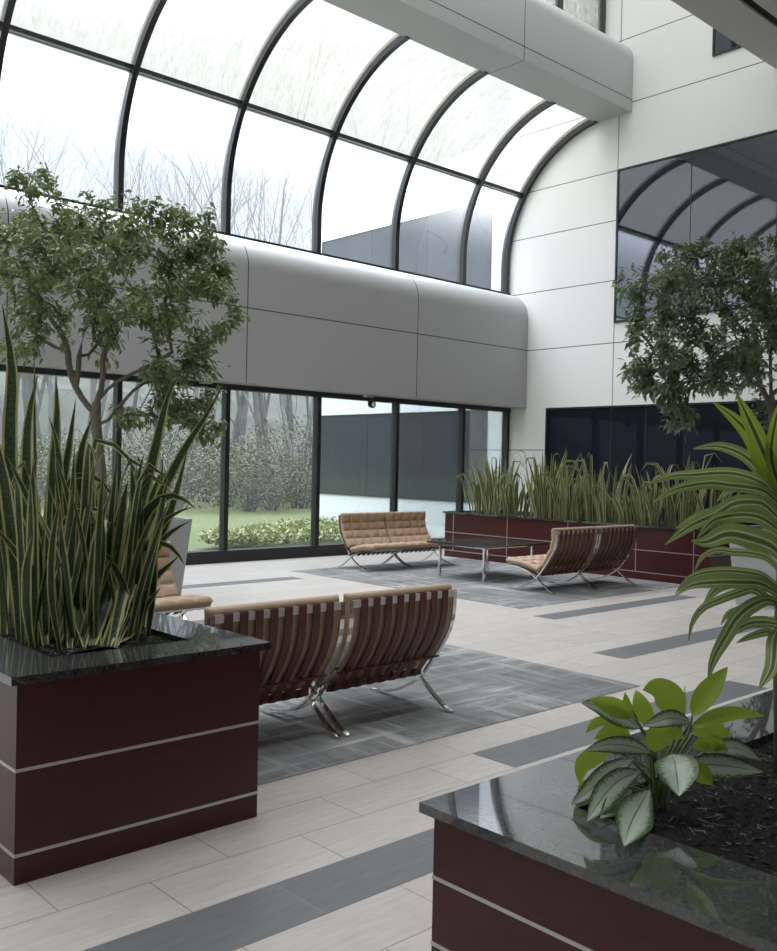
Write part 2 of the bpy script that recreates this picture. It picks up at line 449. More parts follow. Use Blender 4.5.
# ------------------------------------------------------------------ lower curtain wall
lw = struct(empty('window_1', (0, YW, 0)))
def sub(mb, name, mat, root, smooth=False):
    o = mb.obj(name, mat, None, smooth); o.parent = root; o.matrix_parent_inverse = Matrix.Translation(-root.location); return o
mx = [15.39, 14.01, 12.18, 10.295, 8.41, 6.52, 4.64, 2.76, .88, -1, -2.88, -4.76, -6.64]
for i, x in enumerate(mx):
    m = MB(); m.box(x - .04, x + .04, 13.0, 13.14, .19, 2.80); sub(m, 'mullion', 'black', lw)
    if i + 1 < len(mx):
        m = MB(); m.box(mx[i + 1] + .04, x - .04, 13.07, 13.085, .19, 2.80); sub(m, 'pane', 'glass_low', lw)
m = MB(); m.box(X0, XB, 12.93, 13.16, 0, .19); sub(m, 'base_sill', 'black', lw)
m = MB(); m.box(X0, XB, 12.98, 13.16, 2.80, 2.885); sub(m, 'head_rail', 'black', lw)

# ------------------------------------------------------------------ curved upper glazing
VC_Y, VC_Z, VR = 10.548, 5.884, 2.634
def arc_pts(n=26, r=VR, a1=None):
    a1 = a1 if a1 is not None else math.acos((10.93 - VC_Y) / VR)
    pts = [(VC_Y + r, 5.28)]
    pts += [(VC_Y + r * math.cos(a1 * i / n), VC_Z + r * math.sin(a1 * i / n)) for i in range(n + 1)]
    return pts
uw = struct(empty('window_2', (0, 13.15, 5.28)))
aT = math.asin((7.315 - VC_Z) / VR); aE = math.acos((10.90 - VC_Y) / VR)
for k, x in enumerate(ribx):
    m = MB(); P = arc_pts(30)
    rows = []
    for (y, z), in zip(P):
        pass
    m2 = [(y, z) for y, z in P]
    inn = arc_pts(30, VR - .10); outp = arc_pts(30, VR + .06)
    for (yi, zi), (yo, zo) in zip(inn, outp):
        rows.append([(x - .045, yi, zi), (x + .045, yi, zi), (x + .045, yo, zo), (x - .045, yo, zo)])
    m.grid(rows, closed=True); m.f += [(0, 1, 2, 3), tuple(len(m.v) - 4 + j for j in (3, 2, 1, 0))]
    o = sub(m, 'rib', 'rib', uw)
    xn = ribx[k + 1] if k + 1 < len(ribx) else X0
    if xn < x:
        yT, zT = VC_Y + VR * math.cos(aT), 7.315
        m = MB(); m.box(xn + .045, x - .045, yT - .075, yT + .05, zT - .035, zT + .035); sub(m, 'transom', 'black', uw)
        low = [(VC_Y + VR, 5.28)] + [(VC_Y + VR * math.cos(aT * i / 10), VC_Z + VR * math.sin(aT * i / 10)) for i in range(11)]
        m = MB(); m.grid([[(xn + .04, y, z), (x - .04, y, z)] for y, z in low]); sub(m, 'clear_pane', 'glass_up', uw, True)
        top = [(VC_Y + VR * math.cos(aT + (aE - aT) * i / 14), VC_Z + VR * math.sin(aT + (aE - aT) * i / 14)) for i in range(15)]
        m = MB(); m.grid([[(xn + .04, y, z), (x - .04, y, z)] for y, z in top]); sub(m, 'translucent_pane', 'vault', uw, True)
m = MB(); m.box(X0, XB, 13.06, 13.24, 5.27, 5.325); sub(m, 'sill_rail', 'black', uw)
# roof plate that closes the gap between the vault crown and the beam
b = MB(); b.box(X0, XB, 10.86, 10.98, 8.42, 9.8); struct(b.obj('trim_4', 'plain'))

# dark windows in the back wall (indoors) and ribbon windows on the wing outside
def wall_window(idx, y0, y1, z0, z1, mat, mull=(), frame=.035):
    r = struct(empty('window_%d' % idx, (XB, (y0 + y1) / 2, z0)))
    m = MB(); m.box(XB - .012, XB - .002, y0 + frame, y1 - frame, z0 + frame, z1 - frame); sub(m, 'pane', mat, r)
    m = MB()
    for a in ((y0, y1, z0, z0 + frame), (y0, y1, z1 - frame, z1), (y0, y0 + frame, z0 + frame, z1 - frame), (y1 - frame, y1, z0 + frame, z1 - frame)):
        m.box(XB - .03, XB - .001, *a)
    sub(m, 'window_frame', 'black', r)
    for y in mull:
        m = MB(); m.box(XB - .016, XB - .001, y - .008, y + .008, z0 + frame, z1 - frame); sub(m, 'mullion', 'rib', r)
wall_window(3, -4.5, 10.45, 4.45, 7.38, 'dglass', (8.89, 7.3, 5.7, 4.1, 2.5))
wall_window(4, -4.5, 12.03, .25, 2.86, 'dglass_low', (10.46, 9.7, 8.9, 7.3, 5.7))
wall_window(5, -4.5, 8.54, 8.96, 11.9, 'dglass', (6.9, 5.3))
b = MB(); b.box(XB, XB + 9, 13.2, 19.6, -.3, 8.62); struct(b.obj('exterior_wing', 'wing'))
wall_window(10, 13.62, 19.45, .84, 2.875, 'xglass', (15.6, 17.55), .02)
wall_window(11, 13.62, 19.5, 4.45, 7.42, 'xglass', (15.6, 17.55), .02)

# floor inlays and carpets
ROW = .3205
def row(k): return 2.97 + ROW * k
inl = [(-1.5, 3.12, row(-1), row(0)), (4.02, 7.01, row(1), row(2)), (7.06, 12.2, row(5) + .02, row(6) + .03), (8.25, 11.27, row(10) + .08, row(11) + .05), (3.0, 8.15, 10.57, 10.86)]
for i, (x0, x1, y0, y1) in enumerate(inl):
    b = MB(); b.box(x0, x1, y0, y1, 0, .0012); struct(b.obj('trim_%d' % (i + 5), 'inlay'))
def carpet(x0, x1, y0, y1, label):
    b = MB(); b.box(x0, x1, y0, y1, 0, .004); o = b.obj('carpet', 'carpet', origin=((x0 + x1) / 2, (y0 + y1) / 2, 0)); tag(o, label, 'carpet')
carpet(1.6, 6.275, 3.94, 8.40, 'grey streaked carpet inset in the tiles under the nearest pair of leather chairs')
carpet(8.55, 12.28, 6.97, 11.43, 'grey streaked carpet inset under the dark coffee table and the far chairs')

# ------------------------------------------------------------------ planters
def ring(mb, x0, x1, y0, y1, t, z0, z1):
    o = [(x0, y0), (x1, y0), (x1, y1), (x0, y1)]; i = [(x0 + t, y0 + t), (x1 - t, y0 + t), (x1 - t, y1 - t), (x0 + t, y1 - t)]
    vs = [(*p, z0) for p in o] + [(*p, z1) for p in o] + [(*p, z0) for p in i] + [(*p, z1) for p in i]
    fs = []
    for k in range(4):
        n = (k + 1) % 4
        fs += [(k, n, 4 + n, 4 + k), (4 + k, 4 + n, 12 + n, 12 + k), (8 + n, 8 + k, 12 + k, 12 + n), (8 + k, 8 + n, n, k)]
    mb.add(vs, fs)
def planter(x0, x1, y0, y1, label, rim=.28, over=.036, vstr_y=(), k=1.0):
    """x0..y1 are the outer edges of the granite top"""
    r = empty('planter_box', ((x0 + x1) / 2, (y0 + y1) / 2, 0)); tag(r, label, 'planter')
    a0, a1, c0, c1 = x0 + over, x1 - over, y0 + over, y1 - over
    top = .813 * k; q = top - .033
    for z0, z1 in ((0, .108 * k), (.108 * k + .013, .436 * k), (.436 * k + .013, q)):
        m = MB(); ring(m, a0, a1, c0, c1, .05, z0, z1); sub(m, 'panel', 'lam', r)
    for z0, z1 in ((.108 * k, .108 * k + .013), (.436 * k, .436 * k + .013)):
        m = MB(); ring(m, a0 - .003, a1 + .003, c0 - .003, c1 + .003, .05, z0, z1); sub(m, 'metal_strip', 'alu', r)
    for y in vstr_y:
        m = MB(); m.box(a0 - .003, a0 + .01, y - .006, y + .006, .121, q); sub(m, 'metal_strip', 'alu', r)
    m = MB(); ring(m, x0, x1, y0, y1, rim, q, top); o = sub(m, 'granite_top', 'granite', r)
    m = MB(); m.box(a0 + .05, a1 - .05, c0 + .05, c1 - .05, q - .15, q - .02); sub(m, 'liner', 'slot', r)
    return r
def mulch(x0, x1, y0, y1, label, n, z=.725, L=.035):
    m = MB(); nx, ny = max(8, int((x1 - x0) / .04)), max(8, int((y1 - y0) / .04))
    nx, ny = min(nx, 60), min(ny, 60)
    def hz(x, y): return z + .022 * noise.noise(Vector((x * 5, y * 5, 1))) + .012 * noise.noise(Vector((x * 17, y * 17, 3)))
    rows = [[(x0 + (x1 - x0) * i / nx, y0 + (y1 - y0) * j / ny, hz(x0 + (x1 - x0) * i / nx, y0 + (y1 - y0) * j / ny)) for j in range(ny + 1)] for i in range(nx + 1)]
    m.grid(rows)
    base = len(m.f)
    for _ in range(n):
        x, y = R(x0 + .02, x1 - .02), R(y0 + .02, y1 - .02); c = Vector((x, y, hz(x, y) + .004))
        a = R(0, 2 * PI); l = R(.4, 1.4) * L; d = Vector((math.cos(a), math.sin(a), R(-.3, .35))) * l / 2
        w = Vector((-math.sin(a), math.cos(a), 0)) * R(.0018, .0055); u = Vector((0, 0, R(.002, .005)))
        m.add([c - d - w, c - d + w, c + d + w * .4, c + d - w * .4, c - d * .3 + u, c + d * .5 + u], [(0, 1, 4), (1, 2, 5, 4), (2, 3, 5), (3, 0, 4, 5)])
    o = m.obj('bark_mulch', 'mulch', origin=((x0 + x1) / 2, (y0 + y1) / 2, z)); o.data.materials.append(M['chips'])
    for p in o.data.polygons:
        if p.index >= base: p.material_index = 1
    tag(o, label, 'mulch', kind='stuff'); return o

planter(1.364, 2.558, 3.555, 6.2, 'maroon planter with black granite top full of tall dark snake plants', .27)
mulch(1.634, 2.288, 3.95, 5.93, 'dark shredded mulch under the tall snake plants in the granite-topped planter', 1800, z=.785)
planter(2.18, 5.6, -2.0, 2.185, 'maroon planter with glossy black granite top holding the silver-leaved plant', .365, k=.664)
mulch(2.545, 5.235, -1.635, 1.82, 'dark shredded mulch around the silver-leaved plant and striped dracaena', 9000, z=.505, L=.045)
planter(12.304, 14.0, 6.65, 11.90, 'long reddish brown planter along the back wall, filled with snake plants', .2, vstr_y=(11.655, 10.40, 9.14, 7.88, 6.93))
mulch(12.504, 13.8, 6.85, 11.70, 'dark mulch bed under the row of snake plants by the back wall', 400, z=.785)

# ------------------------------------------------------------------ leaves
def leaf(mb, pts, w, prof, n=12, fold=.25, hint=None, cols=4, roll=0.0):
    """ribbon leaf along pts; prof(t)->relative width; fold = V depth"""
    P = resample(pts, n); k = len(P); rows = []; uvs = []
    for i, p in enumerate(P):
        t = (P[min(i + 1, k - 1)] - P[max(i - 1, 0)]).normalized()
        h = hint if hint is not None else (CAM - p).normalized()
        sd = t.cross(h)
        if sd.length < .05: sd = t.cross(Vector((0, 0, 1)))
        sd.normalize(); nm = sd.cross(t).normalized()
        if roll:
            q = Matrix.Rotation(roll, 3, t); sd = q @ sd; nm = q @ nm
        if nm.z < 0 and hint is not None: nm = -nm
        ww = w * prof(i / (k - 1))
        r = []
        for j in range(cols + 1):
            e = -1 + 2 * j / cols
            r.append(p + sd * ww / 2 * e + nm * ww * fold * (abs(e) - .5)); uvs.append((j / cols, i / (k - 1) + .0001))
        rows.append(r)
    mb.grid(rows, uvs)
def snake_prof(t):
    return (.55 + .45 * min(1, t / .35)) * (1 if t < .6 else max(.02, (1 - ((t - .6) / .4) ** 1.8)))
def sword_prof(t): return max(.03, math.sin(PI * min(1, t * .9 + .09)) ** .85 * (1 + .05 * math.sin(9 * t)))
def oval_prof(t): return max(.03, math.sin(PI * t ** .82) ** .85)

# ---- snake plants in the near-left planter: leaves traced as space curves
D0 = 4.75
hero = [
 # (points px, width px, depth at base, depth shift at tip)
 ([(17, 610), (10, 450), (12, 370), (2, 303)], 13, 4.7, -.15),
 ([(31, 620), (27, 500), (28, 425), (38.4, 373)], 11, 4.9, -.05),
 ([(36, 625), (35, 480), (34, 340)], 3.5, 5.0, 0),
 ([(46, 625), (52, 500), (57, 420), (56, 376)], 11, 4.75, 0),
 ([(60, 630), (62, 500), (70, 440), (76, 398)], 9, 4.85, 0),
 ([(55, 630), (60, 520), (58, 450), (48, 415)], 9, 4.6, 0),
 ([(72, 630), (74, 540), (81, 453), (94, 415)], 11, 4.7, -.1),
 ([(92, 630), (92, 480), (92, 452), (97, 440), (112, 444), (130, 461), (142, 490)], 7, 4.7, .1),
 ([(118, 640), (140, 508), (154, 454), (168, 396), (183, 370)], 11, 4.7, .1),
 ([(122, 640), (140, 545), (156, 504), (184, 450), (204, 419), (224, 384)], 10, 4.75, .25),
 ([(134, 645), (150, 560), (168, 518), (176, 494), (188, 448)], 9, 4.75, .1),
 ([(118, 640), (135, 540), (150, 508), (168, 496), (183, 499), (196, 509)], 12, 4.65, -.1),
 ([(112, 642), (128, 585), (146, 550), (164, 522), (178, 512), (193, 507)], 9, 4.6, .1),
 ([(120, 644), (140, 585), (158, 546), (174, 530), (191, 521)], 9, 4.62, .1),
 ([(120, 644), (128, 620), (136, 595), (159, 574), (180, 555)], 10, 4.6, .05),
 ([(130, 648), (136, 628), (144, 609), (161, 587)], 8, 4.5, 0),
 ([(135, 648), (136, 560), (135, 510), (131, 463)], 14, 4.62, 0),
 ([(112, 648), (107, 590), (118, 530), (128, 480)], 15, 4.55, 0),
 ([(88, 640), (77, 610), (76, 595), (82, 567)], 10, 4.45, -.05),
 ([(64, 600), (56, 550), (64, 523), (78, 512), (93, 509), (108, 517), (118, 540)], 7, 4.5, 0),
 ([(80, 570), (66, 500), (66, 488), (73, 477), (88, 474), (105, 485), (118, 508)], 7, 4.6, .05),
 ([(44, 634), (38, 600), (21, 560), (0, 533), (-14, 520)], 7, 4.5, -.1),
 ([(46, 636), (40, 600), (27, 546), (14, 502), (4, 462)], 10, 4.6, -.05),
 ([(100, 640), (96, 560), (94, 500), (92, 447)], 11, 4.8, 0),
 ([(66, 630), (80, 560), (92, 500), (112, 470)], 8, 4.9, .1),
 ([(140, 645), (152, 560), (160, 500), (163, 452)], 7, 4.9, .1),
 ([(105, 640), (120, 560), (146, 510), (165, 470), (190, 480)], 8, 4.9, .2),
 ([(20, 630), (14, 560), (4, 480), (-8, 420)], 12, 4.5, -.1),
 ([(4, 625), (2, 540), (-6, 440), (-4, 380)], 12, 4.8, -.1),
 ([(130, 645), (126, 600), (110, 560), (98, 548)], 8, 4.5, -.1),
 ([(70, 640), (70, 600), (60, 570), (44, 552)], 8, 4.5, -.1),
]
clumps = [MB() for _ in range(7)]
def clump_of(p):
    q = p - Vector((1.634, 3.97, 0)); k = min(2, max(0, int(q.x / .22))); r = 0 if q.y < .45 else (1 if q.y < .95 else 2)
    return [0, 1, 2, 3, 4, 4, 5, 6, 6][r * 3 + k]
for pts, w, d, sh in hero:
    n = len(pts); P = [at(x, y, d + sh * i / (n - 1), .83) for i, (x, y) in enumerate(pts)]
    b0 = P[0].copy(); b0.x = min(2.25, max(1.67, b0.x)); b0.y = min(5.8, max(4.0, b0.y)); b0.z = .785; P[0] = b0
    leaf(clumps[clump_of(b0)], P, w * d / FPX * 1.12, snake_prof, 16, .16, roll=R(-.35, .35))
for i in range(120):
    x, y = R(1.68, 2.25), R(4.05, 5.6)
    if i < 34: y = R(4.05, 4.4)
    h = R(.45, 1.0) if y < 4.45 else R(.6, 1.02)
    if x < 1.85 and R(0, 1) < .5: h *= 1.1
    a = R(0, 2 * PI); ln = R(.02, .28) * h; bow = R(-.1, .14)
    if x > 2.15: a = R(-1.6, .9)
    P = []
    for t in (0, .35, .7, 1):
        P.append(Vector((x + math.cos(a) * (ln * t ** 1.6 + bow * math.sin(PI * t) * .5), y + math.sin(a) * (ln * t ** 1.6), .785 + h * t * .93)))
    if R(0, 1) < .13:
        P.append(P[-1] + Vector((math.cos(a) * .09, math.sin(a) * .09, -.02))); P.append(P[-1] + Vector((math.cos(a) * .07, math.sin(a) * .07, -.09)))
    leaf(clumps[clump_of(Vector((x, y, 0)))], P, R(.032, .062), snake_prof, 12, .16, hint=Vector((math.cos(a + R(-1, 1)), math.sin(a + R(-1, 1)), .25)))
spots = ['at the front left of the planter, beside the frame edge', 'at the front middle of the granite-topped planter', 'at the front right, leaves splaying over the granite',
         'in the second row at the left of the planter', 'at the right, long leaves leaning to the window', 'at the back left of the granite-topped planter', 'at the back right of the granite-topped planter']
for mb, sp in zip(clumps, spots):
    if mb.v:
        c = sum(mb.v, Vector()) / len(mb.v); o = mb.obj('snake_plant', 'snake', smooth=True, origin=(c.x, c.y, .785))
        tag(o, 'dark yellow-edged snake plant ' + sp, 'plant', 'snake plants in the near planter')

# ---- pale snake plants in the long planter
rnd = random.Random(11)
def far_clump(n, hmin, hmax, spread):
    m = MB()
    for i in range(n):
        x, y = rnd.gauss(0, .13), rnd.gauss(0, .15); h = rnd.triangular(hmin, hmax, hmin + (hmax - hmin) * .35); a = math.atan2(y, x) + rnd.uniform(-.7, .7)
        ln = rnd.uniform(.02, spread) * h
        P = [Vector((x + math.cos(a) * ln * t ** 1.7, y + math.sin(a) * ln * t ** 1.7, h * t)) for t in (0, .3, .65, 1)]
        if rnd.random() < .14:
            P += [P[-1] + Vector((math.cos(a) * .13, math.sin(a) * .13, .0)), P[-1] + Vector((math.cos(a) * .23, math.sin(a) * .23, -.13))]
        leaf(m, P, rnd.uniform(.035, .06), snake_prof, 9, .16, hint=Vector((math.cos(a + rnd.uniform(-2, 2)), math.sin(a + rnd.uniform(-2, 2)), .2)), cols=4)
    return m
protos = [far_clump(28, .45, 1.12, .32), far_clump(32, .45, 1.28, .28), far_clump(26, .35, 1.05, .46), far_clump(30, .45, 1.2, .36)]
meshes = []
fy = [11.40, 10.98, 10.62, 10.2, 9.84, 9.45, 9.05, 8.62, 8.2, 7.78, 7.35, 6.98]
sc_ = [.9, 1.03, .97, 1.08, 1.1, .98, 1.05, 1.0, .86, 1.0, 1.05, 1.06]
where = ['before the window corner at the far end of the long planter', 'second from the window end of the long planter', 'third from the window end of the long planter', 'against the white pier edge in the long planter',
 'with the tallest leaves, by the left end of the dark window', 'sixth along the long planter from the window', 'behind the left half of the slatted chair pair', 'behind the right half of the slatted chair pair',
 'low and arching, right of the slatted chair pair', 'fourth from the right end of the long planter', 'next to last in the long planter', 'at the long planter end, beside the grey pot']
for i, y in enumerate(fy):
    k = (i * 3 + 1) % 4 if i != 8 else 2
    if i < 4:
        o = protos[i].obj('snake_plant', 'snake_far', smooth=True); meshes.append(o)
        if i == 2: pass
    else:
        o = meshes[k].copy(); COL.objects.link(o)
    o.location = (12.82 + rnd.uniform(-.1, .14), y, .775); o.rotation_euler = (0, 0, rnd.uniform(0, 6.28)); o.scale = (1, 1, sc_[i])
    tag(o, 'pale green snake plant ' + where[i], 'plant', 'snake plants along the back wall')

# ---- dracaena in the near-right planter
DD = 3.6
sx = at(783, 560, DD); dr = empty('dracaena', (sx.x, sx.y, .50)); tag(dr, 'tall dracaena with drooping yellow-striped strap leaves in the nearest granite-topped planter', 'plant')
m = MB(); m.tube([(sx.x + .02, sx.y, .49), (sx.x, sx.y + .01, .95), (sx.x - .01, sx.y, 1.35), (sx.x, sx.y, 1.62)], [.02, .019, .017, .012], 8); sub(m, 'stem', 'stem', dr, True)
dl = [
 ([(776, 500), (771, 470), (757, 437), (737, 394)], 17, -.05), ([(777, 502), (766, 472), (751, 438), (735, 419), (713, 402)], 13, .1),
 ([(778, 500), (772, 460), (775, 425), (784, 392)], 15, -.1), ([(780, 500), (782, 455), (792, 420), (806, 398)], 15, .05),
 ([(777, 506), (768, 486), (756, 466), (740, 453), (717, 446), (693, 449)], 12, .12), ([(777, 508), (768, 488), (756, 480), (736, 474), (717, 473), (694, 475), (672, 476), (646, 485)], 11, -.1),
 ([(777, 510), (766, 492), (747, 487), (729, 485), (708, 483), (676, 489), (653, 503)], 11, -.2), ([(778, 508), (761, 488), (740, 487), (726, 492), (717, 502)], 10, .15),
 ([(777, 524), (772, 512), (761, 503), (736, 503), (717, 514), (690, 526), (665, 545)], 13, -.15), ([(778, 540), (772, 530), (754, 512), (726, 511), (699, 516), (675, 529)], 11, .1),
 ([(778, 535), (765, 520), (747, 515), (724, 517), (711, 522), (697, 538)], 12, -.2), ([(778, 560), (772, 546), (747, 537), (727, 534), (706, 542), (691, 541)], 18, -.1),
 ([(780, 575), (768, 558), (750, 553), (733, 552), (717, 550), (702, 557), (695, 571)], 8, .1), ([(780, 590), (766, 578), (756, 574), (729, 571), (702, 573), (686, 581), (675, 594)], 9, -.05),
 ([(780, 596), (762, 584), (740, 582), (718, 582), (692, 585), (676, 596)], 13, -.2), ([(780, 600), (764, 582), (747, 578), (726, 584), (713, 592), (702, 608)], 11, .05),
 ([(780, 610), (756, 590), (740, 592), (718, 600), (702, 608), (692, 623), (688.6, 641)], 8, -.1), ([(780, 606), (768, 600), (751, 606), (737, 618), (727, 634), (713, 660), (708, 682)], 14, -.25),
 ([(779, 605), (760, 600), (740, 609), (728, 614), (721, 625)], 7, .1), ([(780, 625), (765, 622), (747, 624), (731, 636)], 10, -.1), ([(782, 640), (770, 632), (751, 636), (736, 643)], 7, -.15),
 ([(784, 625), (775, 640), (772, 668), (759, 689)], 13, -.3), ([(779, 545), (768, 540), (755, 545), (742, 552)], 9, .15), ([(779, 470), (790, 440), (815, 430), (850, 450)], 13, 0),
 ([(782, 520), (800, 490), (840, 490), (880, 520)], 13, 0), ([(782, 560), (810, 530), (850, 540), (880, 580)], 13, 0), ([(782, 600), (810, 575), (850, 590), (870, 640)], 13, 0), ([(783, 640), (790, 660), (792, 690), (800, 705)], 12, -.2),
]
for li, (pts, w, sh) in enumerate(dl):
    n = len(pts); P = [at(x, y, DD + sh * i / (n - 1), .58) for i, (x, y) in enumerate(pts)]
    P[0] = Vector((sx.x, sx.y, P[0].z))
    m = MB(); leaf(m, P, w * DD / FPX * R(1.02, 1.32), sword_prof, 18, .16, roll=R(-.5, .5)); sub(m, 'leaf', 'drac' if li < 4 or li == 23 else 'drac2', dr, True)

# ---- aglaonema at the rim of the near-right planter
AG = on_z(656, 808, .51); AD = (AG - CAM).dot(FWD)
ag = empty('aglaonema', (AG.x, AG.y, .505)); tag(ag, 'leafy plant with silver-green and bright lime leaves hanging over the black granite rim', 'plant')
S, G = 'agl_s', 'agl_g'
al = [
 ([(688, 735), (692, 716), (705, 696), (727.6, 667)], 20, G, .02), ([(672, 745), (682, 716), (668, 696), (656, 688), (643, 690)], 27, G, .05),
 ([(650, 745), (640, 728), (622, 716), (600, 706), (581, 703)], 21, S, .0), ([(652, 745), (634, 717), (612, 706), (589, 699)], 17, G, -.03),
 ([(668, 760), (690, 722), (672, 718), (656, 722), (643, 726)], 15, S, -.12), ([(672, 760), (691, 728), (712, 718), (738, 713), (764, 716)], 14, G, .02),
 ([(674, 765), (692, 734), (712, 729), (731, 736)], 17, G, .08), ([(668, 775), (685, 765), (710, 765), (738, 768), (763, 772)], 23, S, -.05),
 ([(676, 775), (704, 752), (735, 748), (760, 760)], 17, S, .1), ([(660, 775), (672, 754), (676, 768), (679, 796)], 37, S, -.2),
 ([(655, 790), (650, 790), (640, 806), (630, 826), (624, 846)], 32, S, -.25), ([(652, 785), (640, 772), (620, 780), (604, 796), (587, 821)], 23, S, -.18),
 ([(650, 780), (632, 760), (610, 772), (592, 788), (571, 805)], 19, S, -.1), ([(655, 765), (649, 753), (630, 746), (606, 745), (584, 751)], 16, S, -.12),
 ([(650, 770), (612, 748), (596, 755), (582, 766), (580, 785)], 17, G, .08), ([(650, 755), (612, 722), (598, 722), (586, 733)], 9, G, .03),
 ([(652, 760), (630, 735), (614, 731), (594, 739)], 15, G, -.02), ([(672, 775), (692, 748), (712, 742), (730, 756)], 15, G, .06),
 ([(668, 775), (690, 765), (700, 772), (712, 785)], 17, G, -.05), ([(650, 745), (636, 720), (628, 708), (625, 692)], 9, G, .02),
 ([(662, 775), (655, 752), (658, 738), (672, 732), (684, 738)], 22, G, -.08), ([(650, 790), (628, 776), (612, 790), (598, 806)], 20, G, -.02),
 ([(656, 745), (650, 728), (640, 702), (636, 690)], 17, G, .1), ([(655, 760), (660, 742), (668, 722), (682, 712)], 18, G, .06), ([(670, 760), (680, 735), (684, 712), (685, 684)], 3, G, .06),
 ([(650, 795), (632, 790), (612, 806), (600, 818)], 18, S, -.05), ([(640, 790), (600, 775), (585, 790), (580, 800)], 14, G, .03),
]
for pts, w, mt, sh in al:
    n = len(pts); P = [at(x, y, AD + sh * i / (n - 1), .562) for i, (x, y) in enumerate(pts)]
    base = Vector((AG.x + R(-.03, .03), AG.y + R(-.03, .03), .505))
    m = MB(); m.tube(spline([base, base.lerp(P[0], .6) + Vector((0, 0, .03)), P[0], P[1]], 4), .0042, 6); sub(m, 'stem', 'stem', ag, True)
    m = MB(); leaf(m, P[1:] if len(P) > 3 else P, w * AD / FPX * 1.12, oval_prof, 14, .14, cols=6, roll=R(-.3, .3)); sub(m, 'leaf', mt, ag, True)

# ------------------------------------------------------------------ tapered pots with ficus trees
def taper_pot(mb, x0, x1, y0, y1, h, ins):
    def r(z, i): return [(x0 + i, y0 + i, z), (x1 - i, y0 + i, z), (x1 - i, y1 - i, z), (x0 + i, y1 - i, z)]
    mb.grid([r(0, ins), r(h, 0), r(h, .05), r(h - .08, .055)], closed=True)
    o = len(mb.v); mb.f += [(3, 2, 1, 0), (o - 4, o - 3, o - 2, o - 1)]
def ficus(name, label, pot, limbs, crown, depth, leafmat, ntwig, seed, leaves_per, llen):
    rg = random.Random(seed)
    x0, x1, y0, y1, h = pot; cx, cy = (x0 + x1) / 2, (y0 + y1) / 2
    root = empty(name, (cx, cy, 0)); tag(root, label, 'tree')
    m = MB(); taper_pot(m, x0, x1, y0, y1, h, .09); sub(m, 'pot', 'pot', root)
    m = MB(); m.box(x0 + .06, x1 - .06, y0 + .06, y1 - .06, h - .1, h - .07); sub(m, 'soil', 'mulch', root)
    nodes = []; par = []; paths = []
    for lb in limbs:
        pts = [p if isinstance(p, Vector) else at(p[0], p[1], depth + (p[2] if len(p) > 2 else 0)) for p in lb]
        P = resample(pts, max(4, int(sum((b - a).length for a, b in zip(pts, pts[1:])) / .12)))
        if nodes: k0 = min(range(len(nodes)), key=lambda i: (nodes[i] - P[0]).length)
        else: k0 = -1
        ids = [k0] if k0 >= 0 else []
        for p in P[(1 if k0 >= 0 else 0):]:
            par.append(ids[-1] if ids else -1); nodes.append(p); ids.append(len(nodes) - 1)
        paths.append(ids)
    targets = []
    tot = sum(c[5] for c in crown)
    for c in crown:
        for _ in range(int(ntwig * c[5] / tot)):
            while True:
                u = Vector((rg.uniform(-1, 1), rg.uniform(-1, 1), rg.uniform(-1, 1)))
                if u.length <= 1 and rg.random() < .25 + .75 * u.length: break
            targets.append(at(c[0] + u.x * c[2], c[1] + u.y * c[3], depth + c[6] + u.z * c[4]))
    fork = nodes[min(len(nodes) - 1, 8)]
    targets.sort(key=lambda p: (p - fork).length)
    twigs = []
    start = 4
    for T in targets:
        k0 = min(range(start, len(nodes)), key=lambda i: (nodes[i] - T).length + .25 * max(0, nodes[i].z - T.z))
        A = nodes[k0]; L = (T - A).length
        if L < .03: continue
        mid = A.lerp(T, .5) + Vector((rg.uniform(-.1, .1), rg.uniform(-.1, .1), rg.uniform(.02, .16))) * L
        P = resample([A, mid, T], max(3, int(L / .11) + 2)); ids = [k0]
        for p in P[1:]: par.append(ids[-1]); nodes.append(p); ids.append(len(nodes) - 1)
        paths.append(ids); twigs.append(ids)
    cnt = [0] * len(nodes)
    for ids in twigs: cnt[ids[-1]] += 1
    for i in range(len(nodes) - 1, -1, -1):
        if par[i] >= 0: cnt[par[i]] += cnt[i]
    rad = [max(.003, .0034 * (c + .3) ** .52) for c in cnt]
    m = MB()
    for ids in paths:
        if len(ids) < 2: continue
        cap = .060 if ids is paths[0] else (.036 if any(ids is q for q in paths[1:4]) else .019)
        rr = [min(rad[i], cap) for i in ids]
        if ids is not paths[0]: rr[0] = min(rr[0], rr[1] * 1.25)
        m.tube([nodes[i] for i in ids], rr, 7 if rr[0] > .015 else 4, cap=False)
    sub(m, 'trunk', 'bark', root, True)
    m = MB()
    for ids in twigs:
        pts = [nodes[i] for i in ids][-7:]
        for _ in range(leaves_per):
            t = rg.random() ** .7 * (len(pts) - 1); i = min(int(t), len(pts) - 2)
            p = pts[i].lerp(pts[i + 1], t - i); d = (pts[i + 1] - pts[i]).normalized()
            dr_ = (d * .5 + Vector((rg.gauss(0, .55), rg.gauss(0, .55), rg.gauss(-.38, .35)))).normalized()
            p = p + Vector((rg.gauss(0, .045), rg.gauss(0, .045), rg.gauss(-.02, .045)))
            sd = dr_.cross(Vector((rg.gauss(0, .5), rg.gauss(0, .5), 1))).normalized(); nm = sd.cross(dr_)
            l = llen * rg.uniform(.65, 1.2); w = l * .21
            a = p + dr_ * l * .45
            m.add([p, a + sd * w + nm * w * .35, p + dr_ * l - Vector((0, 0, l * .12)), a - sd * w + nm * w * .35, a], [(0, 1, 4), (1, 2, 4), (2, 3, 4), (3, 0, 4)])
    sub(m, 'foliage', leafmat, root)
    return root
T1D = 10.45
pot1 = (4.70, 5.75, 9.60, 10.65, .96)
b1 = Vector((5.1, 10.2, .88))
